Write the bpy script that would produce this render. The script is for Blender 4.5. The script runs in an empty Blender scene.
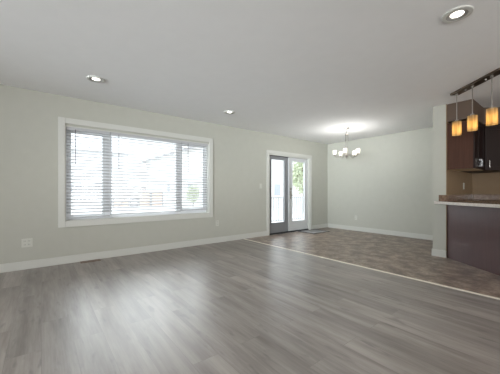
import bpy, bmesh, math, random
from mathutils import Vector, Matrix
random.seed(7)
R = math.radians
sc = bpy.context.scene
col = sc.collection

# ------------------------------------------------------------------ camera, world, light
cam_d = bpy.data.cameras.new('camera'); cam = bpy.data.objects.new('camera', cam_d); col.objects.link(cam)
cam.location = (4.679, 0.0, 1.053); cam.rotation_euler = (R(90), 0, R(51.68))
cam_d.sensor_fit = 'HORIZONTAL'; cam_d.sensor_width = 36; cam_d.lens = 263.7/500*36
cam_d.shift_y = 4.44/500; cam_d.clip_start = .02; cam_d.clip_end = 400
sc.camera = cam
sc.view_settings.view_transform = 'Standard'; sc.view_settings.look = 'None'
sc.view_settings.gamma = 1; sc.view_settings.use_curve_mapping = False
sc.view_settings.exposure = 0.50

w = bpy.data.worlds.new('overcast'); sc.world = w; w.use_nodes = True
bg = w.node_tree.nodes['Background']
bg.inputs[0].default_value = (.90, .95, 1.0, 1)
# bright overcast sky, about three times brighter overhead than at the horizon
_n, _l = w.node_tree.nodes, w.node_tree.links
_g = _n.new('ShaderNodeTexCoord'); _s = _n.new('ShaderNodeSeparateXYZ'); _m = _n.new('ShaderNodeMapRange')
_m.inputs['From Min'].default_value = .05; _m.inputs['From Max'].default_value = .8; _m.inputs['To Min'].default_value = .90; _m.inputs['To Max'].default_value = 3.4
_l.new(_g.outputs['Generated'], _s.inputs[0]); _l.new(_s.outputs['Z'], _m.inputs['Value']); _l.new(_m.outputs[0], bg.inputs[1])

_sd = bpy.data.lights.new('veiled_sun', 'SUN'); _sd.energy = 1.45; _sd.angle = R(42); _sd.color = (.93, .97, 1)      # low sun behind thin cloud
sun = bpy.data.objects.new('veiled_sun', _sd); col.objects.link(sun)
sun.rotation_euler = Vector((-1, .40, .42)).to_track_quat('Z', 'Y').to_euler()
def area(name, loc, rot, sx, sy, energy, color):
    l = bpy.data.lights.new(name, 'AREA'); l.shape = 'RECTANGLE'; l.size = sx; l.size_y = sy
    l.energy = energy; l.color = color
    o = bpy.data.objects.new(name, l); o.location = loc; o.rotation_euler = rot; col.objects.link(o); return o
# added fill lamps, out of view at the wall openings (rear wall y=-4.5, right wall x=9)
l_ = area('fill_rear', (4.3, -4.62, 1.45), (R(93), 0, R(22)), 3.6, 1.8, 30, (.88, .96, 1.0)); l_.data.spread = R(34)
area('fill_rear_up', (5.4, -4.66, 1.2), (R(152), 0, 0), 3.6, 1.4, 175, (.97, .98, 1.0))
area('fill_right', (9.12, 2.4, 1.3), (R(115), 0, R(90)), 3.2, 1.4, 72, (1.0, .96, .90))

# ------------------------------------------------------------------ materials
def mat(name, color=(.8, .8, .8), rough=.5, metal=0, emit=None, estr=0, spec=None):
    m = bpy.data.materials.new(name); m.use_nodes = True
    b = m.node_tree.nodes['Principled BSDF']
    b.inputs['Base Color'].default_value = (*color, 1); b.inputs['Roughness'].default_value = rough
    b.inputs['Metallic'].default_value = metal
    if spec is not None: b.inputs['Specular IOR Level'].default_value = spec
    if emit: b.inputs['Emission Color'].default_value = (*emit, 1); b.inputs['Emission Strength'].default_value = estr
    return m
def nodes(m): return m.node_tree.nodes, m.node_tree.links, m.node_tree.nodes['Principled BSDF']
def noisy(m, c1, c2, scale=(4, 4, 4), nscale=1, detail=3, bump=0, bumpscale=200):
    n, l, b = nodes(m)
    tc = n.new('ShaderNodeTexCoord'); mp = n.new('ShaderNodeMapping'); mp.inputs['Scale'].default_value = scale
    no = n.new('ShaderNodeTexNoise'); no.inputs['Scale'].default_value = nscale; no.inputs['Detail'].default_value = detail
    mx = n.new('ShaderNodeMix'); mx.data_type = 'RGBA'
    mx.inputs['A'].default_value = (*c1, 1); mx.inputs['B'].default_value = (*c2, 1)
    rp = n.new('ShaderNodeValToRGB'); rp.color_ramp.elements[0].position = .3; rp.color_ramp.elements[1].position = .7
    l.new(tc.outputs['Object'], mp.inputs[0]); l.new(mp.outputs[0], no.inputs['Vector']); l.new(no.outputs['Fac'], rp.inputs[0])
    l.new(rp.outputs['Color'], mx.inputs['Factor']); l.new(mx.outputs['Result'], b.inputs['Base Color'])
    if bump:
        n2 = n.new('ShaderNodeTexNoise'); n2.inputs['Scale'].default_value = bumpscale; n2.inputs['Detail'].default_value = 2
        bp = n.new('ShaderNodeBump'); bp.inputs['Strength'].default_value = bump; bp.inputs['Distance'].default_value = .002
        l.new(tc.outputs['Object'], n2.inputs['Vector']); l.new(n2.outputs['Fac'], bp.inputs['Height']); l.new(bp.outputs[0], b.inputs['Normal'])
    return m
WALL = noisy(mat('greige_paint', rough=.7, spec=.25), (.468, .466, .412), (.482, .480, .426), nscale=2, bump=.15)
TAN = noisy(mat('tan_paint', rough=.7, spec=.25), (.26, .18, .11), (.28, .20, .125), nscale=2, bump=.15)
CEIL = noisy(mat('ceiling_paint', rough=.9, spec=.1), (.87, .87, .865), (.885, .885, .88), nscale=2, bump=.4, bumpscale=90)
WHITE = mat('white_trim', (.60, .60, .56), .4)
VINYL = mat('white_vinyl', (.80, .82, .84), .35)
SLAT = mat('white_slat', (.50, .505, .52), .4)
CORD = mat('clear_grey_wand', (.12, .12, .13), .3)
GREYDOOR = mat('grey_door_paint', (.22, .225, .235), .45)
WHITEDOOR = mat('white_door_paint', (.60, .61, .62), .4)
BLACK = mat('black_rubber', (.012, .012, .014), .6)
NICKEL = mat('brushed_nickel', (.42, .39, .36), .33, 1)
BRONZE = noisy(mat('dark_brushed_metal', rough=.38, metal=.9), (.13, .095, .07), (.17, .13, .10), (2, 40, 2), 3)
PLATE = mat('pale_plate', (.58, .58, .525), .35)
SLOT = mat('dark_slot', (.12, .12, .11), .6)
REG = mat('brown_register', (.20, .13, .09), .5)
ESP = noisy(mat('espresso_wood', rough=.5, spec=.25), (.014, .007, .006), (.022, .011, .009), (1, 1, 1), 1)
PANELW = noisy(mat('cabinet_side_wood', rough=.55, spec=.2), (.062, .026, .016), (.086, .038, .024), (25, 25, 1.2), 2, 4)
PENW = noisy(mat('espresso_panel', rough=.30, spec=.9), (.060, .024, .026), (.080, .034, .034), (25, 25, 1.2), 2, 4)
MAT = noisy(mat('grey_doormat', rough=.95), (.22, .215, .21), (.30, .295, .29), nscale=60)
MATE = mat('dark_mat_binding', (.03, .03, .035), .8)
STRIP = mat('pale_transition', (.86, .80, .70), .3)

def glass():
    m = bpy.data.materials.new('window_glass'); m.use_nodes = True; n = m.node_tree.nodes; l = m.node_tree.links; n.clear()
    o = n.new('ShaderNodeOutputMaterial'); t = n.new('ShaderNodeBsdfTransparent'); g = n.new('ShaderNodeBsdfGlossy')
    g.inputs['Roughness'].default_value = .02; mx = n.new('ShaderNodeMixShader'); mx.inputs[0].default_value = .05
    t.inputs[0].default_value = (.97, .985, .98, 1)
    l.new(t.outputs[0], mx.inputs[1]); l.new(g.outputs[0], mx.inputs[2]); l.new(mx.outputs[0], o.inputs[0]); return m
GLASS = glass()

def plank_mat():
    m = mat('grey_laminate_planks', rough=.37, spec=.95); n, l, b = nodes(m)
    tc = n.new('ShaderNodeTexCoord')
    br = n.new('ShaderNodeTexBrick'); br.offset = .37; br.offset_frequency = 2
    br.inputs['Scale'].default_value = 1; br.inputs['Brick Width'].default_value = 1.22; br.inputs['Row Height'].default_value = .18
    br.inputs['Mortar Size'].default_value = .0012; br.inputs['Mortar Smooth'].default_value = .3
    br.inputs['Color1'].default_value = (0, 0, 0, 1); br.inputs['Color2'].default_value = (1, 1, 1, 1); br.inputs['Mortar'].default_value = (.5, .5, .5, 1)
    l.new(tc.outputs['Object'], br.inputs['Vector'])
    # per-plank shift of the grain
    sc_ = n.new('ShaderNodeVectorMath'); sc_.operation = 'SCALE'; sc_.inputs['Scale'].default_value = 13
    ad = n.new('ShaderNodeVectorMath'); ad.operation = 'ADD'
    l.new(br.outputs['Color'], sc_.inputs[0]); l.new(tc.outputs['Object'], ad.inputs[0]); l.new(sc_.outputs[0], ad.inputs[1])
    def grain(s, ns, d):
        mp = n.new('ShaderNodeMapping'); mp.inputs['Scale'].default_value = s; no = n.new('ShaderNodeTexNoise')
        no.inputs['Scale'].default_value = ns; no.inputs['Detail'].default_value = d; no.inputs['Roughness'].default_value = .6
        l.new(ad.outputs[0], mp.inputs[0]); l.new(mp.outputs[0], no.inputs['Vector']); return no.outputs['Fac']
    g1 = grain((.9, 8, 1), 1.4, 4); g2 = grain((2.5, 60, 1), 1.5, 3); g3 = grain((3.2, 11, 1), 1.3, 2)
    r1 = n.new('ShaderNodeValToRGB'); cr = r1.color_ramp
    cr.elements[0].position = .30; cr.elements[0].color = (.195, .168, .150, 1)
    cr.elements[1].position = .70; cr.elements[1].color = (.385, .348, .322, 1)
    l.new(g1, r1.inputs[0])
    def mul(a, fac, lo, hi, p0=.35, p1=.65):
        rp = n.new('ShaderNodeValToRGB'); rp.color_ramp.elements[0].position = p0; rp.color_ramp.elements[1].position = p1
        rp.color_ramp.elements[0].color = (lo, lo, lo, 1); rp.color_ramp.elements[1].color = (hi, hi, hi, 1); l.new(fac, rp.inputs[0])
        mx = n.new('ShaderNodeMix'); mx.data_type = 'RGBA'; mx.blend_type = 'MULTIPLY'; mx.inputs['Factor'].default_value = 1
        l.new(a, mx.inputs['A']); l.new(rp.outputs[0], mx.inputs['B']); return mx.outputs['Result']
    c = mul(r1.outputs[0], g2, .90, 1.04)
    c = mul(c, g3, .70, 1.0, .27, .38)                  # knots
    c = mul(c, br.outputs['Color'], .82, 1.08, 0, 1)
    c = mul(c, br.outputs['Fac'], 1.0, .72, 0, 1)
    l.new(c, b.inputs['Base Color'])
    bp = n.new('ShaderNodeBump'); bp.inputs['Strength'].default_value = .25; bp.inputs['Distance'].default_value = .0015
    l.new(g2, bp.inputs['Height']); l.new(bp.outputs[0], b.inputs['Normal'])
    return m
PLANK = plank_mat()

def vinyl_mat():
    m = mat('brown_mottled_vinyl', rough=.33, spec=.8); n, l, b = nodes(m)
    tc = n.new('ShaderNodeTexCoord')
    a = n.new('ShaderNodeTexNoise'); a.inputs['Scale'].default_value = 5.5; a.inputs['Detail'].default_value = 5; a.inputs['Roughness'].default_value = .65
    c = n.new('ShaderNodeTexNoise'); c.inputs['Scale'].default_value = 26; c.inputs['Detail'].default_value = 3
    l.new(tc.outputs['Object'], a.inputs['Vector']); l.new(tc.outputs['Object'], c.inputs['Vector'])
    r = n.new('ShaderNodeValToRGB'); e = r.color_ramp.elements
    e[0].position = .39; e[0].color = (.135, .092, .068, 1); e[1].position = .62; e[1].color = (.38, .295, .235, 1)
    k = e.new(.5); k.color = (.24, .175, .135, 1)
    l.new(a.outputs['Fac'], r.inputs[0])
    r2 = n.new('ShaderNodeValToRGB'); r2.color_ramp.elements[0].color = (.72, .72, .72, 1); r2.color_ramp.elements[1].color = (1.2, 1.2, 1.2, 1)
    r2.color_ramp.elements[0].position = .35; r2.color_ramp.elements[1].position = .65; l.new(c.outputs['Fac'], r2.inputs[0])
    mx = n.new('ShaderNodeMix'); mx.data_type = 'RGBA'; mx.blend_type = 'MULTIPLY'; mx.inputs['Factor'].default_value = 1
    l.new(r.outputs[0], mx.inputs['A']); l.new(r2.outputs[0], mx.inputs['B'])
    br = n.new('ShaderNodeTexBrick'); br.offset = .5; br.inputs['Scale'].default_value = 1
    br.inputs['Brick Width'].default_value = .61; br.inputs['Row Height'].default_value = .305; br.inputs['Mortar Size'].default_value = .003
    br.inputs['Color1'].default_value = (.88, .88, .88, 1); br.inputs['Color2'].default_value = (1.1, 1.1, 1.1, 1); br.inputs['Mortar'].default_value = (.75, .75, .75, 1)
    l.new(tc.outputs['Object'], br.inputs['Vector'])
    m2 = n.new('ShaderNodeMix'); m2.data_type = 'RGBA'; m2.blend_type = 'MULTIPLY'; m2.inputs['Factor'].default_value = 1
    l.new(mx.outputs['Result'], m2.inputs['A']); l.new(br.outputs['Color'], m2.inputs['B']); l.new(m2.outputs['Result'], b.inputs['Base Color'])
    return m
TILE = vinyl_mat()

def granite():
    m = mat('brown_stone_laminate', rough=.25); n, l, b = nodes(m)
    tc = n.new('ShaderNodeTexCoord'); a = n.new('ShaderNodeTexNoise'); a.inputs['Scale'].default_value = 22; a.inputs['Detail'].default_value = 6; a.inputs['Roughness'].default_value = .7
    l.new(tc.outputs['Object'], a.inputs['Vector']); r = n.new('ShaderNodeValToRGB'); e = r.color_ramp.elements
    e[0].position = .35; e[0].color = (.12, .07, .045, 1); e[1].position = .66; e[1].color = (.27, .185, .125, 1); k = e.new(.5); k.color = (.19, .12, .08, 1)
    l.new(a.outputs['Fac'], r.inputs[0]); l.new(r.outputs[0], b.inputs['Base Color']); return m
GRAN = granite()
EDGE = noisy(mat('pale_counter_edge', rough=.3), (.62, .56, .50), (.74, .70, .66), nscale=14)

def shade_mat(name, c1, c2, sc_=(60, 60, 4), trans=.75):
    m = bpy.data.materials.new(name); m.use_nodes = True; n = m.node_tree.nodes; l = m.node_tree.links; n.clear()
    o = n.new('ShaderNodeOutputMaterial'); t = n.new('ShaderNodeBsdfTranslucent'); d = n.new('ShaderNodeBsdfPrincipled'); d.inputs['Roughness'].default_value = .25
    tc = n.new('ShaderNodeTexCoord'); mp = n.new('ShaderNodeMapping'); mp.inputs['Scale'].default_value = sc_
    no = n.new('ShaderNodeTexNoise'); no.inputs['Scale'].default_value = 1; no.inputs['Detail'].default_value = 2
    rp = n.new('ShaderNodeValToRGB'); rp.color_ramp.elements[0].color = (*c1, 1); rp.color_ramp.elements[1].color = (*c2, 1)
    rp.color_ramp.elements[0].position = .35; rp.color_ramp.elements[1].position = .65
    l.new(tc.outputs['Object'], mp.inputs[0]); l.new(mp.outputs[0], no.inputs['Vector']); l.new(no.outputs['Fac'], rp.inputs[0])
    l.new(rp.outputs[0], t.inputs[0]); l.new(rp.outputs[0], d.inputs['Base Color'])
    mx = n.new('ShaderNodeMixShader'); mx.inputs[0].default_value = trans
    l.new(d.outputs[0], mx.inputs[1]); l.new(t.outputs[0], mx.inputs[2]); l.new(mx.outputs[0], o.inputs[0]); return m
AMBER = shade_mat('amber_streaked_glass', (.60, .46, .25), (.84, .72, .48))
FROST = shade_mat('frosted_white_glass', (.92, .91, .88), (.95, .94, .92), (3, 3, 3), .7)
BULBW = mat('lit_bulb_warm', (1, .8, .5), .5, emit=(1, .72, .34), estr=6.5)
BULB = mat('lit_bulb', (1, .95, .85), .5, emit=(1, .94, .86), estr=7)
LENS = mat('lit_downlight_lens', (1, .97, .9), .5, emit=(1, .96, .88), estr=2.5)
BAFFLE = mat('grey_baffle', (.36, .35, .33), .5)
# outdoors
HOUSE1 = mat('white_siding', (.74, .74, .75), .8); HOUSE2 = mat('cream_siding', (.78, .77, .75), .8); HOUSE3 = mat('pale_pink_siding', (.66, .55, .54), .8)
ROOF = mat('light_grey_shingles', (.62, .62, .64), .9); EAVE = mat('grey_fascia', (.36, .36, .37), .7); HWIN = mat('house_window_glass', (.40, .43, .48), .2)
FENCE = noisy(mat('peach_fence_boards', rough=.8), (.66, .52, .44), (.74, .60, .51), (1, 12, 1), 2)
GROUND = noisy(mat('pale_gravel', rough=.95), (.58, .57, .56), (.66, .65, .64), nscale=.4)
DECK = noisy(mat('grey_deck_boards', rough=.8), (.40, .39, .38), (.48, .47, .46), (12, 1, 1), 2)
RAIL = mat('pale_grey_railing', (.42, .43, .45), .5)
BARK = mat('tree_bark', (.16, .12, .09), .9)
LEAF = noisy(mat('green_leaves', rough=.7), (.46, .52, .34), (.60, .64, .48), nscale=6)  # paled past real foliage: outdoor glare put into the colour
DARKM = mat('dark_gate_metal', (.10, .09, .10), .5)

# ------------------------------------------------------------------ helpers
def box(bm, a, b):
    x0, y0, z0 = a; x1, y1, z1 = b
    v = [bm.verts.new((x, y, z)) for x in (x0, x1) for y in (y0, y1) for z in (z0, z1)]
    for f in ((0, 1, 3, 2), (4, 6, 7, 5), (0, 4, 5, 1), (2, 3, 7, 6), (0, 2, 6, 4), (1, 5, 7, 3)): bm.faces.new([v[i] for i in f])
def prism(bm, pts, z0, z1):
    lo = [bm.verts.new((x, y, z0)) for x, y in pts]; hi = [bm.verts.new((x, y, z1)) for x, y in pts]
    bm.faces.new(lo); bm.faces.new(hi)
    for i in range(len(pts)):
        j = (i+1) % len(pts); bm.faces.new((lo[i], lo[j], hi[j], hi[i]))
def lathe(bm, prof, n=28, c=(0, 0, 0)):
    rings = []
    for r, z in prof:
        if r < 1e-6: rings.append([bm.verts.new((c[0], c[1], c[2]+z))])
        else: rings.append([bm.verts.new((c[0]+r*math.cos(2*math.pi*i/n), c[1]+r*math.sin(2*math.pi*i/n), c[2]+z)) for i in range(n)])
    for a, b in zip(rings, rings[1:]):
        for i in range(n):
            j = (i+1) % n
            if len(a) == 1 and len(b) == 1: continue
            if len(a) == 1: bm.faces.new((a[0], b[i], b[j]))
            elif len(b) == 1: bm.faces.new((a[i], b[0], a[j]))
            else: bm.faces.new((a[i], b[i], b[j], a[j]))
def tube(bm, pts, r, n=10):
    pts = [Vector(p) for p in pts]; rings = []
    for i, p in enumerate(pts):
        t = (pts[min(i+1, len(pts)-1)]-pts[max(i-1, 0)]).normalized()
        u = t.cross(Vector((0, 0, 1)));  u = u.normalized() if u.length > 1e-3 else Vector((1, 0, 0))
        v = t.cross(u).normalized()
        rings.append([bm.verts.new(p+r*(math.cos(2*math.pi*k/n)*u+math.sin(2*math.pi*k/n)*v)) for k in range(n)])
    for a, b in zip(rings, rings[1:]):
        for i in range(n):
            j = (i+1) % n; bm.faces.new((a[i], a[j], b[j], b[i]))
    bm.faces.new(rings[0]); bm.faces.new(rings[-1])
def obj(name, bm, m, parent=None, smooth=False, bevel=0, kind=None, loc=None):
    bmesh.ops.recalc_face_normals(bm, faces=bm.faces)
    me = bpy.data.meshes.new(name); bm.to_mesh(me); bm.free(); me.materials.append(m)
    o = bpy.data.objects.new(name, me); col.objects.link(o)
    if parent: o.parent = parent
    if loc: o.location = loc
    if smooth:
        for p in me.polygons: p.use_smooth = True
        md = o.modifiers.new('edge_split', 'EDGE_SPLIT'); md.split_angle = R(40)
    if bevel:
        md = o.modifiers.new('bevel', 'BEVEL'); md.width = bevel; md.segments = 2; md.limit_method = 'ANGLE'
    if kind: o['kind'] = kind
    return o
def bx(*pairs):
    bm = bmesh.new()
    for a, b in pairs: box(bm, a, b)
    return bm
def lab(o, label, cat, group=None):
    o['label'] = label; o['category'] = cat
    if group: o['group'] = group
    return o
def thing(name, label, cat, loc=(0, 0, 0), rz=0, group=None):
    o = bpy.data.objects.new(name, None); col.objects.link(o); o.location = loc; o.rotation_euler = (0, 0, rz); o.empty_display_size = .1
    return lab(o, label, cat, group)
def dup(root, loc, rz=None, label=None):
    r = root.copy(); col.objects.link(r); r.location = loc
    if rz is not None: r.rotation_euler = (0, 0, rz)
    if label: r['label'] = label
    for ch in list(root.children):
        c = ch.copy(); col.objects.link(c); c.parent = r
        for g in list(ch.children):
            d = g.copy(); col.objects.link(d); d.parent = c
    return r
def struct(name, bm, m, parent=None, label=None, bevel=0, smooth=False):
    o = obj(name, bm, m, parent, bevel=bevel, smooth=smooth)
    if not parent: o['kind'] = 'structure'
    if label: o['label'] = label
    return o

# ------------------------------------------------------------------ room shell
H = 2.44; YB = 6.61; YS = 3.51; XR = 9.0; YR = -4.5; T = .16
struct('floor', bx(((0, YR, -.12), (XR, YS, 0))), PLANK, label='grey wood-look laminate plank floor of the living area')
struct('floor_dining', bx(((0, YS, -.12), (XR, YB, 0))), TILE, label='mottled brown vinyl floor of the dining area and kitchen')
struct('ceiling', bx(((-T, YR-T, H), (XR+T, YB+T, H+.12))), CEIL, label='white textured ceiling')
WY0, WY1, WZ0, WZ1 = .267, 2.646, .615, 2.015
DY0, DY1, DZ1 = 4.28, 5.79, 1.965
struct('wall_left', bx(((-T, YR, 0), (0, WY0, H)), ((-T, WY0, 0), (0, WY1, WZ0)), ((-T, WY0, WZ1), (0, WY1, H)), ((-T, WY1, 0), (0, DY0, H)),
                       ((-T, DY0, DZ1), (0, DY1, H)), ((-T, DY1, 0), (0, YB, H))), WALL, label='greige window wall on the left')
PX0, PX1, PY = 3.14, 3.33, 5.045
struct('wall_back', bx(((-T, YB, 0), (PX0+.02, YB+T, H))), WALL, label='pale grey far wall of the dining area')
struct('wall_kitchen', bx(((PX0+.02, YB, 0), (XR+T, YB+T, H))), TAN, label='tan kitchen wall behind the cabinets')
struct('wall_divider', bx(((PX0, PY, 0), (PX1-.008, YB, H))), WALL, label='greige wall end between dining area and kitchen')
struct('wall_divider_kitchen', bx(((PX1-.008, PY, 0), (PX1, YB, H))), TAN, label='tan kitchen side of the dividing wall')
def wall_open(name, ax, a0, a1, o0, o1, z0, z1, p0, p1):  # unseen wall with an opening added for a fill lamp
    f = (lambda u0, u1, q0, q1: ((u0, p0, q0), (u1, p1, q1))) if ax == 'x' else (lambda u0, u1, q0, q1: ((p0, u0, q0), (p1, u1, q1)))
    struct(name, bx(f(a0, o0, 0, H), f(o1, a1, 0, H), f(o0, o1, 0, z0), f(o0, o1, z1, H)), WALL)
wall_open('wall_rear', 'x', -T, XR+T, 2.45, 6.15, .5, 2.35, YR-T, YR)
wall_open('wall_right', 'y', YR, YB, .75, 4.05, .5, 2.35, XR, XR+T)
# baseboards
def skirt(name, segs, label):
    bm = bmesh.new()
    for a, b in segs:
        box(bm, a, b)
    struct(name, bm, WHITE, label=label, bevel=.004)
bh, bt = .112, .014
skirt('baseboard_left', [((0, YR, 0), (bt, DY0-.08, bh)), ((0, DY1+.08, 0), (bt, YB, bh))], 'white baseboard along the window wall')
skirt('baseboard_back', [((bt, YB-bt, 0), (PX0, YB, bh))], 'white baseboard along the far dining wall')
skirt('baseboard_divider', [((PX0-bt, PY-bt, 0), (PX1-.002, PY, bh)), ((PX0-bt, PY, 0), (PX0, YB-bt, bh))], 'white baseboard wrapping the wall end beside the peninsula')
struct('trim_1', bx(((.02, YS-.021, 0), (XR, YS+.021, .006))), STRIP, label='pale metal transition strip between laminate and vinyl', bevel=.002)

# ------------------------------------------------------------------ window
win = bpy.data.objects.new('window_1', None); col.objects.link(win); win['kind'] = 'structure'
win['label'] = 'wide white three-section window in the left wall'
def ring(y0, y1, z0, z1, wd, x0, x1, wb=None, wt=None):
    wb = wb or wd; wt = wt or wd
    return bx(((x0, y0, z0), (x1, y0+wd, z1)), ((x0, y1-wd, z0), (x1, y1, z1)), ((x0, y0+wd, z0), (x1, y1-wd, z0+wb)), ((x0, y0+wd, z1-wt), (x1, y1-wd, z1)))
obj('window_casing', ring(.185, 2.730, .532, 2.125, .082, 0, .020), WHITE, win, bevel=.004)
obj('jamb_liner', ring(WY0, WY1, WZ0, WZ1, .012, -T, .001), WHITE, win)
obj('window_frame', ring(WY0+.012, WY1-.012, WZ0+.012, WZ1-.012, .042, -.145, -.085), VINYL, win, bevel=.003)
for y in (.845, 2.035):
    obj('mullion', bx(((-.150, y-.050, WZ0+.05), (-.080, y+.050, WZ1-.05))), VINYL, win, bevel=.003)
secs = [(.321, .795), (.895, 1.985), (2.085, 2.592)]
for i, (a, b) in enumerate(secs):
    z0, z1 = WZ0+.054, WZ1-.054
    if i == 1: obj('window_pane', bx(((-.122, a, z0), (-.117, b, z1))), GLASS, win)
    else:
        s = obj('sash', ring(a, b, z0, z1, .030, -.135, -.100, wb=.035 if i == 0 else .05), VINYL, win, bevel=.002)
        obj('window_pane', bx(((-.120, a+.03, z0+.03), (-.115, b-.03, z1-.03))), GLASS, s)
        if i == 2: obj('meeting_rail', bx(((-.138, a+.03, 1.275), (-.098, b-.03, 1.305))), VINYL, s)

# ------------------------------------------------------------------ blinds
def blind(y0, y1, zb, wy, wz, label):
    t = thing('window_blind', label, 'blind', (-.036, (y0+y1)/2, 2.003), 0, 'white slatted blinds in the front window')
    h = (y1-y0)/2; ztop = 2.003; L = lambda *p: p
    obj('head_rail', bx(((-.027, -h, -.045), (.024, h, 0))), SLAT, t, bevel=.002)
    bm = bmesh.new(); z = -.075; n = 0
    while z > zb-ztop+.03:
        # a cambered slat, open and tipped a little
        k = 4; up = []; dn = []
        for q in range(k+1):
            s = q/k-.5; x = s*.050; zz = z+.0030*(1-4*s*s)-x*.40
            up.append([bm.verts.new((x, yy, zz+.0018)) for yy in (-h+.004, h-.004)]); dn.append([bm.verts.new((x, yy, zz-.0018)) for yy in (-h+.004, h-.004)])
        for q in range(k):
            bm.faces.new((up[q][0], up[q+1][0], up[q+1][1], up[q][1])); bm.faces.new((dn[q][0], dn[q][1], dn[q+1][1], dn[q+1][0]))
        bm.faces.new((up[0][0], up[0][1], dn[0][1], dn[0][0])); bm.faces.new((up[k][0], dn[k][0], dn[k][1], up[k][1]))
        z -= .0495; n += 1
    obj('slats', bm, SLAT, t)
    obj('bottom_rail', bx(((-.025, -h+.003, zb-ztop-.012), (.025, h-.003, zb-ztop+.008))), SLAT, t, bevel=.003)
    bm = bmesh.new(); ny = 2 if h < .5 else 3
    for q in range(ny):
        yy = -h*.72+q*(1.44*h)/(ny-1)
        for xx in (-.026, .026): box(bm, (xx-.0008, yy-.0012, zb-ztop), (xx+.0008, yy+.0012, -.045))
    obj('ladder_cords', bm, SLAT, t)
    bm = bmesh.new(); yy = wy-(y0+y1)/2
    tube(bm, [(.032, yy, -.03), (.034, yy, wz-ztop)], .0045, 8)
    obj('tilt_wand', bm, CORD, t)
blind(.283, .858, .668, .395, 1.46, 'left narrow white slatted blind, its bottom rail hanging lowest of the three')
blind(.866, 2.052, .688, .985, 1.40, 'wide middle white slatted blind with the fence showing through it')
blind(2.060, 2.628, .702, 2.195, 1.42, 'right narrow white slatted blind, nearest the glass doors')

# ------------------------------------------------------------------ patio doors
dr = bpy.data.objects.new('door_1', None); col.objects.link(dr); dr['kind'] = 'structure'; dr['label'] = 'glazed double patio doors in the window wall'
obj('door_casing', bx(((0, DY0-.08, 0), (.020, DY0, DZ1+.08)), ((0, DY1, 0), (.020, DY1+.08, DZ1+.08)), ((0, DY0, DZ1), (.020, DY1, DZ1+.08))), WHITE, dr, bevel=.004)
obj('door_frame', bx(((-T, DY0, 0), (.001, DY0+.014, DZ1)), ((-T, DY1-.028, 0), (.001, DY1, DZ1)), ((-T, DY0+.014, DZ1-.028), (.001, DY1-.028, DZ1))), WHITE, dr)
obj('threshold', bx(((-T, DY0+.028, 0), (-.005, DY1-.028, .026))), BLACK, dr, bevel=.004)
obj('weather_strip', bx(((-.045, DY0+.014, .026), (-.030, DY0+.024, DZ1-.028)), ((-.045, DY0+.024, DZ1-.042), (-.030, 5.02, DZ1-.028))), BLACK, dr)
def leaf(y0, y1, g0, g1, m, x0, x1, label):
    z0, z1, gz0, gz1 = .030, DZ1-.036, .262, 1.86
    t = obj('door_leaf', bx(((x0, y0, z0), (x1, g0, z1)), ((x0, g1, z0), (x1, y1, z1)), ((x0, g0, z0), (x1, g1, gz0)), ((x0, g0, gz1), (x1, g1, z1))), m, dr, bevel=.002)
    t['label'] = label
    xm = (x0+x1)/2
    obj('glazing_bead', ring(g0, g1, gz0, gz1, .018, x0-.006, x1+.008), m, t, bevel=.003)
    obj('door_pane', bx(((xm-.004, g0+.018, gz0+.018), (xm+.004, g1-.018, gz1-.018))), GLASS, t)
    return t
l1 = leaf(4.298, 4.990, 4.385, 4.880, GREYDOOR, -.092, -.050, 'grey glazed leaf on the left')
l2 = leaf(5.008, 5.756, 5.125, 5.645, WHITEDOOR, -.082, -.040, 'white glazed leaf on the right')
obj('astragal', bx(((-.050, 4.985, .03), (-.026, 5.035, DZ1-.036))), WHITEDOOR, l2, bevel=.003)
bm = bmesh.new(); box(bm, (-.040, 5.048, .86), (-.030, 5.088, 1.06)); tube(bm, [(-.03, 5.068, .95), (.012, 5.068, .95)], .009); tube(bm, [(.010, 5.062, .95), (.012, 5.16, .955)], .008)
obj('door_handle', bm, NICKEL, l2, smooth=True)
bm = bmesh.new(); tube(bm, [(-.04, 5.068, 1.12), (-.018, 5.068, 1.12)], .026, 16); obj('deadbolt', bm, NICKEL, l2, smooth=True)

mt = thing('doormat', 'thin grey doormat with dark edging before the glass doors', 'mat', (.29, 5.62, 0), R(1))
obj('mat_surface', bx(((-.235, -.33, .001), (.235, .33, .007))), MAT, mt)
obj('mat_binding', bx(((-.25, -.345, 0), (.25, -.33, .009)), ((-.25, .33, 0), (.25, .345, .009)), ((-.25, -.33, 0), (-.235, .33, .009)), ((.235, -.33, 0), (.25, .33, .009))), MATE, mt)

# ------------------------------------------------------------------ plates & register
def plate(name, label, cat, loc, rz, gangs=1, kind='outlet'):
    """ plate lies in local yz plane, facing local +x """
    t = thing(name, label, cat, loc, rz); wd = .035*gangs if gangs == 1 else .058
    obj('cover_plate', bx(((0, -wd, -.058), (.006, wd, .058))), PLATE, t, bevel=.002)
    for g in range(gangs):
        yc = 0 if gangs == 1 else -.023+g*.046
        if kind == 'switch': obj('rocker', bx(((.005, yc-.016, -.032), (.010, yc+.016, .032))), PLATE, t, bevel=.002)
        else:
            for zc in (-.024, .024):
                s = obj('socket', bx(((.005, yc-.016, zc-.018), (.0085, yc+.016, zc+.018))), PLATE, t, bevel=.002)
                obj('slot', bx(((.0084, yc-.008, zc-.006), (.0090, yc-.005, zc+.008)), ((.0084, yc+.005, zc-.006), (.0090, yc+.008, zc+.008))), SLOT, s)
plate('wall_outlet', 'double-wide white outlet plate left of the big window, near the baseboard', 'outlet', (0, -.155, .357), 0, 2)
plate('wall_outlet', 'small outlet plate under the right corner of the big window', 'outlet', (0, 2.835, .40), 0)
plate('wall_outlet', 'small white outlet low on the far dining wall', 'outlet', (.896, YB, .35), R(-90))
plate('wall_outlet', 'tan-wall outlet plate above the kitchen counter, below the wall cabinet', 'outlet', (PX1, 6.0, 1.15), 0)
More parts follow.
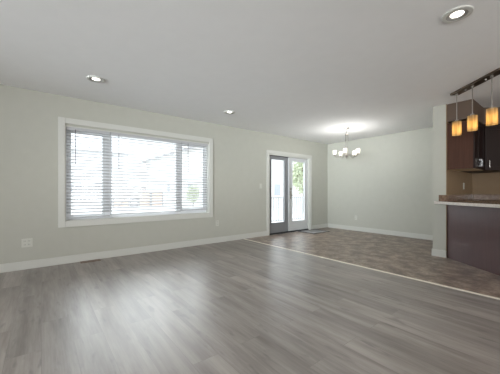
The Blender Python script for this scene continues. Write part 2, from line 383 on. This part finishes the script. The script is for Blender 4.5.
plate('light_switch', 'pale light switch plate left of the glass doors', 'switch', (0, 4.02, 1.18), 0, 1, 'switch')
t = thing('floor_register', 'small brown floor register against the baseboard under the big window', 'vent', (.068, .58, 0))
obj('register_frame', bx(((-.048, -.13, 0), (.048, -.115, .006)), ((-.048, .115, 0), (.048, .13, .006)), ((-.048, -.115, 0), (-.035, .115, .006)), ((.035, -.115, 0), (.048, .115, .006))), REG, t)
obj('louvers', bx(*[((-.035, -.112+k*.016, .0005), (.035, -.105+k*.016, .005)) for k in range(14)]), REG, t)

# ------------------------------------------------------------------ kitchen: peninsula
d = Vector((.777, -.63)); nrm = Vector((.63, .777))
b0 = Vector((3.336, 5.052)); b1 = b0+d*1.75
CT = .896
pc = thing('peninsula_cabinet', 'dark espresso wooden peninsula cabinet under the counter', 'cabinet', (b0.x, b0.y, 0))
def rel(v): return (v.x-b0.x, v.y-b0.y)
# body: peninsula plus run along the dividing wall and the back wall
ii = b0+nrm*.62
def isect(p, dd, x=None, y=None):
    k = ((x-p.x)/dd.x) if x is not None else ((y-p.y)/dd.y); return p+dd*k
inner1 = isect(b0+nrm*.62, d, x=3.336+.60)
end2 = b1+nrm*.62
bm = bmesh.new()
prism(bm, [rel(b0+nrm*.02+d*.01), rel(b1+nrm*.02), rel(end2), rel(inner1), rel(Vector((3.936, 5.98))), rel(Vector((5.6, 5.98))), rel(Vector((5.6, YB-.004))), rel(Vector((3.336, YB-.004))), rel(Vector((3.336, 5.08)))], .0, CT-.04)
obj('cabinet_body', bm, ESP, pc)
bm = bmesh.new(); prism(bm, [rel(b0), rel(b1), rel(b1+nrm*.019), rel(b0+nrm*.019)], .0, CT-.04)
obj('back_panel', bm, PENW, pc)
bm = bmesh.new(); prism(bm, [rel(b1), rel(b1+d*.018), rel(b1+d*.018+nrm*.62), rel(b1+nrm*.62)], 0, CT-.04); obj('end_panel', bm, PENW, pc)
# counter
c0 = Vector((3.207, 4.913)); cdir = (Vector((4.065, 4.292))-c0).normalized(); cn = Vector((-cdir.y, cdir.x))
c1 = c0+cdir*1.97
ct = thing('countertop', 'brown stone-look countertop with pale front edge on the peninsula', 'countertop', (c0.x, c0.y, CT))
def rc(v): return (v.x-c0.x, v.y-c0.y)
ci = isect(c0+cn*.86, cdir, x=3.96)
outer = [c0, c1, c1+cn*.86, ci, Vector((3.96, 5.96)), Vector((5.62, 5.96)), Vector((5.62, YB-.002)), Vector((PX1+.002, YB-.002)), Vector((PX1+.002, PY-.016)), Vector((3.207, PY-.016))]
bm = bmesh.new(); prism(bm, [rc(v) for v in outer], -.038, 0)
obj('counter_slab', bm, GRAN, ct, bevel=.003)
bm = bmesh.new(); prism(bm, [rc(c0-cn*.006-cdir*.004), rc(c1-cn*.006), rc(c1), rc(c0-cdir*.004)], -.040, .001)
e = obj('edge_band', bm, EDGE, ct, bevel=.002); e['label'] = 'pale front edge'
e0 = .018
bm = bmesh.new(); box(bm, (3.228-c0.x, PY-e0-c0.y, 0), (PX1+e0-c0.x, PY-c0.y-.001, .10)); box(bm, (PX1-c0.x+.001, PY-c0.y, 0), (PX1+e0-c0.x, YB-c0.y-.002, .10)); box(bm, (PX1+e0-c0.x, YB-e0-c0.y, 0), (5.62-c0.x, YB-c0.y-.002, .10))
obj('backsplash', bm, GRAN, ct, bevel=.002)

# ------------------------------------------------------------------ wall cabinets
CB, CTOP = 1.40, 2.13
wc = thing('wall_cabinet', 'dark wooden wall cabinet with lighter brown side panel on the dividing wall', 'cabinet', (PX1, 5.07, CB))
obj('cabinet_body', bx(((.002, .012, .004), (.318, .63, CTOP-CB))), ESP, wc)
s = obj('side_panel', bx(((.002, 0, 0), (.322, .012, CTOP-CB))), PANELW, wc); s['label'] = 'lighter brown side panel'
obj('underside_panel', bx(((.004, .012, 0), (.318, .63, .004))), mat('pale_maple', (.80, .66, .46), .5), wc)['label'] = 'pale underside'
def shaker(bm, w_, h_, th=.020):
    """ door in local xz, front at -y """
    fr = .055
    box(bm, (0, -th, 0), (fr, 0, h_)); box(bm, (w_-fr, -th, 0), (w_, 0, h_)); box(bm, (fr, -th, 0), (w_-fr, 0, fr)); box(bm, (fr, -th, h_-fr), (w_-fr, 0, h_)); box(bm, (fr, -th*.5, fr), (w_-fr, 0, h_-fr))
def pull(parent, x, z):
    bm = bmesh.new(); box(bm, (x-.005, -.052, z), (x+.005, -.042, z+.110)); box(bm, (x-.005, -.046, z), (x+.005, -.020, z+.012)); box(bm, (x-.005, -.046, z+.098), (x+.005, -.020, z+.110))
    obj('handle', bm, mat('bright_nickel', (.75, .74, .74), .25, 1), parent)
def cdoor(parent, w_, ang, loc, hx, hz=.04):
    bm = bmesh.new(); shaker(bm, w_, CTOP-CB-.012)
    o = obj('door', bm, ESP, parent, bevel=.002, loc=loc); o.rotation_euler = (0, 0, ang); pull(o, hx, hz)
cdoor(wc, .305, R(90), (.320, .006, .006), .265)
cdoor(wc, .305, R(90), (.320, .318, .006), .035)
cc = thing('corner_wall_cabinet', 'dark angled wall cabinet in the kitchen corner', 'cabinet', (PX1, 5.72, CB))
v0 = (.34, 0); v1 = (.87, .52)
bm = bmesh.new(); prism(bm, [(.002, 0), (.322, 0), (.322, .02), (.85, .54), (.85, YB-5.72-.002), (.002, YB-5.72-.002)], .004, CTOP-CB); obj('cabinet_body', bm, ESP, cc)
ang = math.atan2(.52, .528)
cdoor(cc, .70, ang, (.328, .016, .006), .05)
obj('crown', (lambda b_: (prism(b_, [(.0, .0), (.345, -.0), (.345, .0), (.88, .53), (.88, YB-5.72-.002), (.0, YB-5.72-.002)], 0, .03), b_)[1])(bmesh.new()), ESP, cc, loc=(0, 0, CTOP-CB))
bc = thing('back_wall_cabinet', 'dark wall cabinet on the kitchen back wall right of the corner unit', 'cabinet', (PX1+.86, 6.28, CB))
obj('cabinet_body', bx(((0, .02, 0), (1.0, YB-6.28-.002, CTOP-CB))), ESP, bc)
for k in range(2): cdoor(bc, .49, 0, (.005+k*.5, .02, .006), .44 if k == 0 else .05)
# soffit above the cabinets
bm = bmesh.new(); prism(bm, [(PX1, 5.07), (PX1+.322, 5.07), (PX1+.322, 5.74), (PX1+.86, 6.28), (5.5, 6.28), (5.5, YB), (PX1, YB)], CTOP+.032, H)
struct('trim_2', bm, mat('brown_soffit_paint', (.11, .072, .050), .6), label='brown soffit above the wall cabinets')

# ------------------------------------------------------------------ pendant bar
A = Vector((3.50, 4.555)); B = Vector((4.075, 4.035)); bd = (B-A).normalized(); bn = Vector((-bd.y, bd.x)); LB = (B-A).length
ang = math.atan2(bd.y, bd.x)
pb = thing('pendant_light_bar', 'dark ceiling bar with three amber glass pendants over the peninsula', 'light', (A.x, A.y, H), ang)
obj('canopy_bar', bx(((0, 0, -.024), (LB+.02, .115, 0))), BRONZE, pb, bevel=.003)
for x in (LB*.28, LB*.70):
    bm = bmesh.new(); lathe(bm, [(0, -.034), (.008, -.033), (.010, -.024), (0, -.024)], 12, (x, .057, 0)); obj('screw', bm, NICKEL, pb, smooth=True)
for k, x in enumerate((.052, .335, .632)):
    zs = -.60; zt = zs+.195; y = .057
    bm = bmesh.new(); tube(bm, [(0, 0, -.024), (0, 0, zt+.018)], .0055, 10); lathe(bm, [(0, -.024), (.016, -.024), (.016, -.04), (0, -.045)], 16)
    rod = obj('rod', bm, NICKEL, pb, smooth=True, loc=(x, y, 0))
    bm = bmesh.new(); lathe(bm, [(0, zt+.022), (.020, zt+.020), (.022, zt-.002), (.049, zt-.004), (.049, zt-.008), (.018, zt-.010), (.018, zt-.05), (0, zt-.05)], 24)
    obj('socket_cap', bm, NICKEL, rod, smooth=True)
    bm = bmesh.new(); lathe(bm, [(.050, zt-.004), (.053, zt-.006), (.053, zs), (.0500, zs), (.0500, zt-.008)], 40)
    obj('lamp_shade', bm, AMBER, rod, smooth=True)
    bm = bmesh.new(); lathe(bm, [(0, zt-.05), (.011, zt-.055), (.013, zt-.105), (.027, zt-.135), (.028, zt-.152), (.018, zt-.172), (0, zt-.178)], 20)
    obj('bulb', bm, BULBW, rod, smooth=True)

# ------------------------------------------------------------------ chandelier
ch = thing('chandelier', 'brushed nickel chandelier with five frosted glass shades over the dining area', 'light', (1.464, 5.23, H))
bm = bmesh.new(); lathe(bm, [(0, 0), (.066, 0), (.064, -.012), (.040, -.026), (.012, -.032), (.010, -.042), (0, -.044)], 32); obj('canopy', bm, NICKEL, ch, smooth=True)
bm = bmesh.new()
for k in range(3):
    pts = []
    for q in range(17):
        a = 2*math.pi*q/16; u, v = .010*math.cos(a), .020*math.sin(a)
        pts.append((u if k % 2 == 0 else 0, 0 if k % 2 == 0 else u, -.060-k*.030+v))
    tube(bm, pts, .0028, 6)
obj('chain', bm, NICKEL, ch, smooth=True)
bm = bmesh.new(); lathe(bm, [(0, -.135), (.030, -.138), (.034, -.150), (.012, -.158), (0, -.158)], 20)
for k in range(3):
    a = 2*math.pi*k/3+.4; c, s = .026*math.cos(a), .026*math.sin(a); tube(bm, [(c, s, -.145), (c*1.25, s*1.25, -.28), (c, s, -.42), (c*.7, s*.7, -.60)], .006, 8)
obj('stem', bm, NICKEL, ch, smooth=True)
bm = bmesh.new(); lathe(bm, [(0, -.585), (.026, -.59), (.038, -.61), (.034, -.632), (.016, -.645), (.012, -.66), (.014, -.672), (0, -.685)], 24); obj('hub', bm, NICKEL, ch, smooth=True)
near = math.atan2(-.852, .524)     # towards the camera
for k in range(5):
    a = near-R(6)+k*R(72); l = bpy.data.lights.new('bulb_light', 'POINT'); l.energy = 2.3; l.color = (1, .99, .97); l.shadow_soft_size = .012
    o = bpy.data.objects.new('bulb_light', l); o.location = (1.464+.25*math.cos(a), 5.23+.25*math.sin(a), H-.47); col.objects.link(o)
for k in range(5):
    a = near-R(6)+k*R(72)
    bm = bmesh.new(); tube(bm, [(.026, 0, -.605), (.06, 0, -.575), (.10, 0, -.585), (.15, 0, -.625), (.19, 0, -.643), (.225, 0, -.638), (.246, 0, -.62), (.25, 0, -.60)], .0065, 10)
    arm = obj('arm', bm, NICKEL, ch, smooth=True); arm.rotation_euler = (0, 0, a)
    bm = bmesh.new(); lathe(bm, [(0, -.606), (.014, -.604), (.030, -.596), (.034, -.588), (.012, -.585), (.012, -.56), (0, -.56)], 20, (.25, 0, 0)); obj('cup', bm, NICKEL, arm, smooth=True)
    bm = bmesh.new(); lathe(bm, [(.016, -.588), (.034, -.586), (.037, -.578), (.040, -.483), (.037, -.483), (.034, -.576), (.031, -.583), (.016, -.585)], 28, (.25, 0, 0)); obj('lamp_shade', bm, FROST, arm, smooth=True)
    bm = bmesh.new(); lathe(bm, [(0, -.56), (.010, -.558), (.012, -.545), (.022, -.527), (.020, -.515), (0, -.505)], 16, (.25, 0, 0)); obj('bulb', bm, BULB, arm, smooth=True)

# ------------------------------------------------------------------ downlights
DL = 'round recessed downlights in the ceiling'
dl = thing('recessed_light', 'large round recessed ceiling light above the peninsula side, near the top right', 'light', (4.065, 2.548, H), 0, DL)
bm = bmesh.new(); lathe(bm, [(.070, -.012), (.078, -.014), (.098, -.010), (.100, 0), (.070, 0)], 40); obj('trim_ring', bm, WHITE, dl, smooth=True)
bm = bmesh.new(); lathe(bm, [(.070, -.010), (.045, -.003), (.045, -.001), (.070, -.001)], 40); obj('baffle', bm, BAFFLE, dl, smooth=True)
bm = bmesh.new(); lathe(bm, [(0, -.007), (.038, -.006), (.046, -.002), (0, -.001)], 40); obj('lens', bm, LENS, dl, smooth=True)
dup(dl, (.949, .527, H), label='small recessed ceiling light above the left end of the big window')
dup(dl, (.845, 2.574, H), label='recessed ceiling light above the right end of the big window')
for i, p in enumerate([(4.065, 2.548), (.949, .527), (.845, 2.574)]):
    l = bpy.data.lights.new('downlight_beam', 'SPOT'); l.energy = 6; l.color = (1, .93, .82); l.spot_size = R(120); l.spot_blend = .6; l.shadow_soft_size = .05
    o = bpy.data.objects.new('downlight_beam', l); o.location = (*p, H-.03); col.objects.link(o)

# ------------------------------------------------------------------ outdoors
GZ = -.70
struct('ground', bx(((-110, -60, GZ-.2), (-.6, 90, GZ))), GROUND, label='pale gravel ground outside')
# deck and railing
dk = thing('deck', 'grey wooden deck outside the glass doors', 'deck', (-1.0, 7.0, -.06))
obj('deck_boards', bx(*[((-.95+k*.14, -3.1, -.03), (-.95+k*.14+.133, 3.4, 0)) for k in range(13)]), DECK, dk)
obj('deck_frame', bx(((-.95, -3.1, -.18), (.80, 3.4, -.03))), DECK, dk)
for x in (-.85, .70):
    for y in (-3.0, 0, 3.3): obj('post', bx(((x-.05, y-.05, GZ+.06), (x+.05, y+.05, -.18))), DECK, dk)
rl = thing('deck_railing', 'pale grey railing with thin balusters along the deck', 'railing', (-1.90, 7.0, -.06))
obj('top_rail', bx(((-.035, -3.1, .88), (.035, 3.4, .92))), RAIL, rl)
obj('bottom_rail', bx(((-.02, -3.1, .08), (.02, 3.4, .12))), RAIL, rl)
for y in (-3.06, -1.0, 1.15, 3.36): obj('post', bx(((-.045, y-.045, 0), (.045, y+.045, .98))), RAIL, rl)
bal = None; yy = -2.95
while yy < 3.3:
    if bal is None: bal = obj('baluster', bx(((-.012, -.012, .12), (.012, .012, .88))), RAIL, rl, loc=(0, yy, 0))
    else:
        b2 = bal.copy(); b2.location = (0, yy, 0); col.objects.link(b2); b2.parent = rl
    yy += .115
def house(name, label, x0, x1, y0, y1, ez, rz, m, ridge='y', wins=(), wins_y=(), fm=None):
    """ wins: on the +x face (y, z, w, h); wins_y: on the -y face (x, z, w, h) """
    t = thing(name, label, 'house', ((x0+x1)/2, (y0+y1)/2, GZ)); cx, cy = (x0+x1)/2, (y0+y1)/2
    obj('house_wall', bx(((x0-cx, y0-cy, 0), (x1-cx, y1-cy, ez-GZ))), m, t)
    o_ = .45; bm = bmesh.new(); X0, X1, Y0, Y1 = x0-cx-o_, x1-cx+o_, y0-cy-o_, y1-cy+o_; E_ = ez-GZ; Z = rz-GZ
    if ridge == 'y': prof = [(X0, E_), (X1, E_), (0, Z)]; vs = [[bm.verts.new((a, y, z)) for a, z in prof] for y in (Y0, Y1)]
    else: prof = [(Y0, E_), (Y1, E_), (0, Z)]; vs = [[bm.verts.new((x, a, z)) for a, z in prof] for x in (X0, X1)]
    bm.faces.new(vs[0]); bm.faces.new(vs[1])
    for i in range(3): j = (i+1) % 3; bm.faces.new((vs[0][i], vs[0][j], vs[1][j], vs[1][i]))
    obj('roof', bm, ROOF, t)
    obj('fascia', bx(((X0, Y0, E_-.12), (X1, Y0+.06, E_+.10)), ((X0, Y1-.06, E_-.12), (X1, Y1, E_+.10)), ((X0, Y0, E_-.12), (X0+.06, Y1, E_+.10)), ((X1-.06, Y0, E_-.12), (X1, Y1, E_+.10))), fm or EAVE, t)
    for (y, z, w_, h_) in wins:
        f = obj('window_frame', bx(((x1-cx, y-cy-w_/2-.07, z-GZ-.07), (x1-cx+.04, y-cy+w_/2+.07, z-GZ+h_+.07))), VINYL, t)
        obj('window_pane', bx(((x1-cx+.04, y-cy-w_/2, z-GZ), (x1-cx+.05, y-cy+w_/2, z-GZ+h_))), HWIN, f)
    for (x, z, w_, h_) in wins_y:
        f = obj('window_frame', bx(((x-cx-w_/2-.07, y0-cy-.04, z-GZ-.07), (x-cx+w_/2+.07, y0-cy, z-GZ+h_+.07))), VINYL, t)
        obj('window_pane', bx(((x-cx-w_/2, y0-cy-.05, z-GZ), (x-cx+w_/2, y0-cy-.04, z-GZ+h_))), HWIN, f)
house('house', 'white two-storey house across the yard, two windows behind the left blind', -42.8, -36, -9, 9.6, 6.5, 9.2, HOUSE1, 'y', wins=[(3.5, 1.05, 1.15, 1.15), (6.25, 1.05, 1.15, 1.15), (-1.5, 1.05, 1.2, 1.2)], fm=HOUSE1)
house('house', 'cream two-storey house on the right, its eave seen past the middle blind', -36, -16, 12.3, 26, 5.5, 8.2, HOUSE2, 'x', wins=[(20.1, .6, .95, 1.25)], wins_y=[(-21, .9, 1.1, 1.0), (-27, 1.0, .9, .9)])
house('house', 'far pink house with grey roof beyond the fence', -70, -60, 15.5, 25, 2.0, 3.4, HOUSE3, 'y', wins=[(18, .4, 1, 1), (22, .4, 1, 1)])
house('house', 'far pale house behind the right fence panels', -74, -62, 28, 43, 3.2, 5.2, HOUSE1, 'y', wins=[(32, .8, 1.2, 1.2), (38, .8, 1.2, 1.2)])
def fence(y0, y1, label, brace=False):
    t = thing('fence_panel', label, 'fence', (-26, (y0+y1)/2, GZ)); h = (y1-y0)/2
    obj('boards', bx(*[((-.02, -h+k*(2*h/12)+.01, .05), (.02, -h+(k+1)*(2*h/12)-.01, 1.66)) for k in range(12)]), FENCE, t)
    for y in (-h, h): obj('post', bx(((-.07, y-.06, 0), (.07, y+.06, 1.76))), EAVE, t)
    if brace:
        bm = bmesh.new(); tube(bm, [(.06, -h+.5, .12), (.06, h-.1, 1.3)], .05, 6); obj('brace', bm, EAVE, t)
fence(5.9, 7.45, 'peach wooden fence panel with a diagonal brace, left of the gate', True)
fence(8.5, 9.72, 'peach wooden fence panel just right of the dark gate')
fence(9.86, 11.15, 'rightmost peach wooden fence panel across the yard')
g = thing('metal_gate', 'small dark barred gate between the fence panels', 'gate', (-26, 7.98, GZ))
obj('gate_frame', bx(((-.03, -.40, .05), (.03, -.34, 1.8)), ((-.03, .34, .05), (.03, .40, 1.8)), ((-.03, -.34, .1), (.03, .34, .2)), ((-.03, -.34, .85), (.03, .34, .95)), ((-.03, -.34, 1.7), (.03, .34, 1.8))), DARKM, g)
obj('bars', bx(*[((-.02, -.28+k*.13, .2), (.02, -.25+k*.13, 1.7)) for k in range(5)]), DARKM, g)
def tree(label, loc, h, cr, seed, name='tree', cat='tree'):
    random.seed(seed); t = thing(name, label, cat, loc)
    bm = bmesh.new(); tube(bm, [(0, 0, 0), (.05, .02, h*.3), (-.03, .05, h*.6), (0, 0, h*.85)], .035*h*.6, 8)
    for k in range(7):
        a = k*2.4; z = h*(.3+.07*k); tube(bm, [(0, 0, z), (cr*.5*math.cos(a), cr*.5*math.sin(a), z+h*.12), (cr*.8*math.cos(a), cr*.8*math.sin(a), z+h*.26)], .012*h*.5, 5)
    obj('trunk', bm, BARK, t)
    bm = bmesh.new()
    for k in range(1500):
        u = random.random()*2*math.pi; v = math.acos(2*random.random()-1); r = cr*(.35+.65*random.random()**.5)*(1+.25*math.sin(3*u+seed)*math.sin(2*v))
        c = Vector((r*math.sin(v)*math.cos(u), r*math.sin(v)*math.sin(u), h*.66+r*1.15*math.cos(v)*h*.34/cr*.85))
        s = .045*cr+.02; q = Vector((random.gauss(0, 1), random.gauss(0, 1), random.gauss(0, 1))).normalized(); p = q.orthogonal().normalized(); p2 = q.cross(p)
        bm.faces.new([bm.verts.new(c+s*1.7*p), bm.verts.new(c+s*p2), bm.verts.new(c-s*1.7*p), bm.verts.new(c-s*p2)])
    obj('foliage', bm, LEAF, t)
tree('tall leafy green tree seen through the right glass door', (-9.3, 16.5, GZ), 4.8, 1.15, 3)
tree('low pale green shrub before the cream house, behind the right blind', (-18, 11.1, GZ), 2.3, .6, 5, 'shrub', 'shrub')
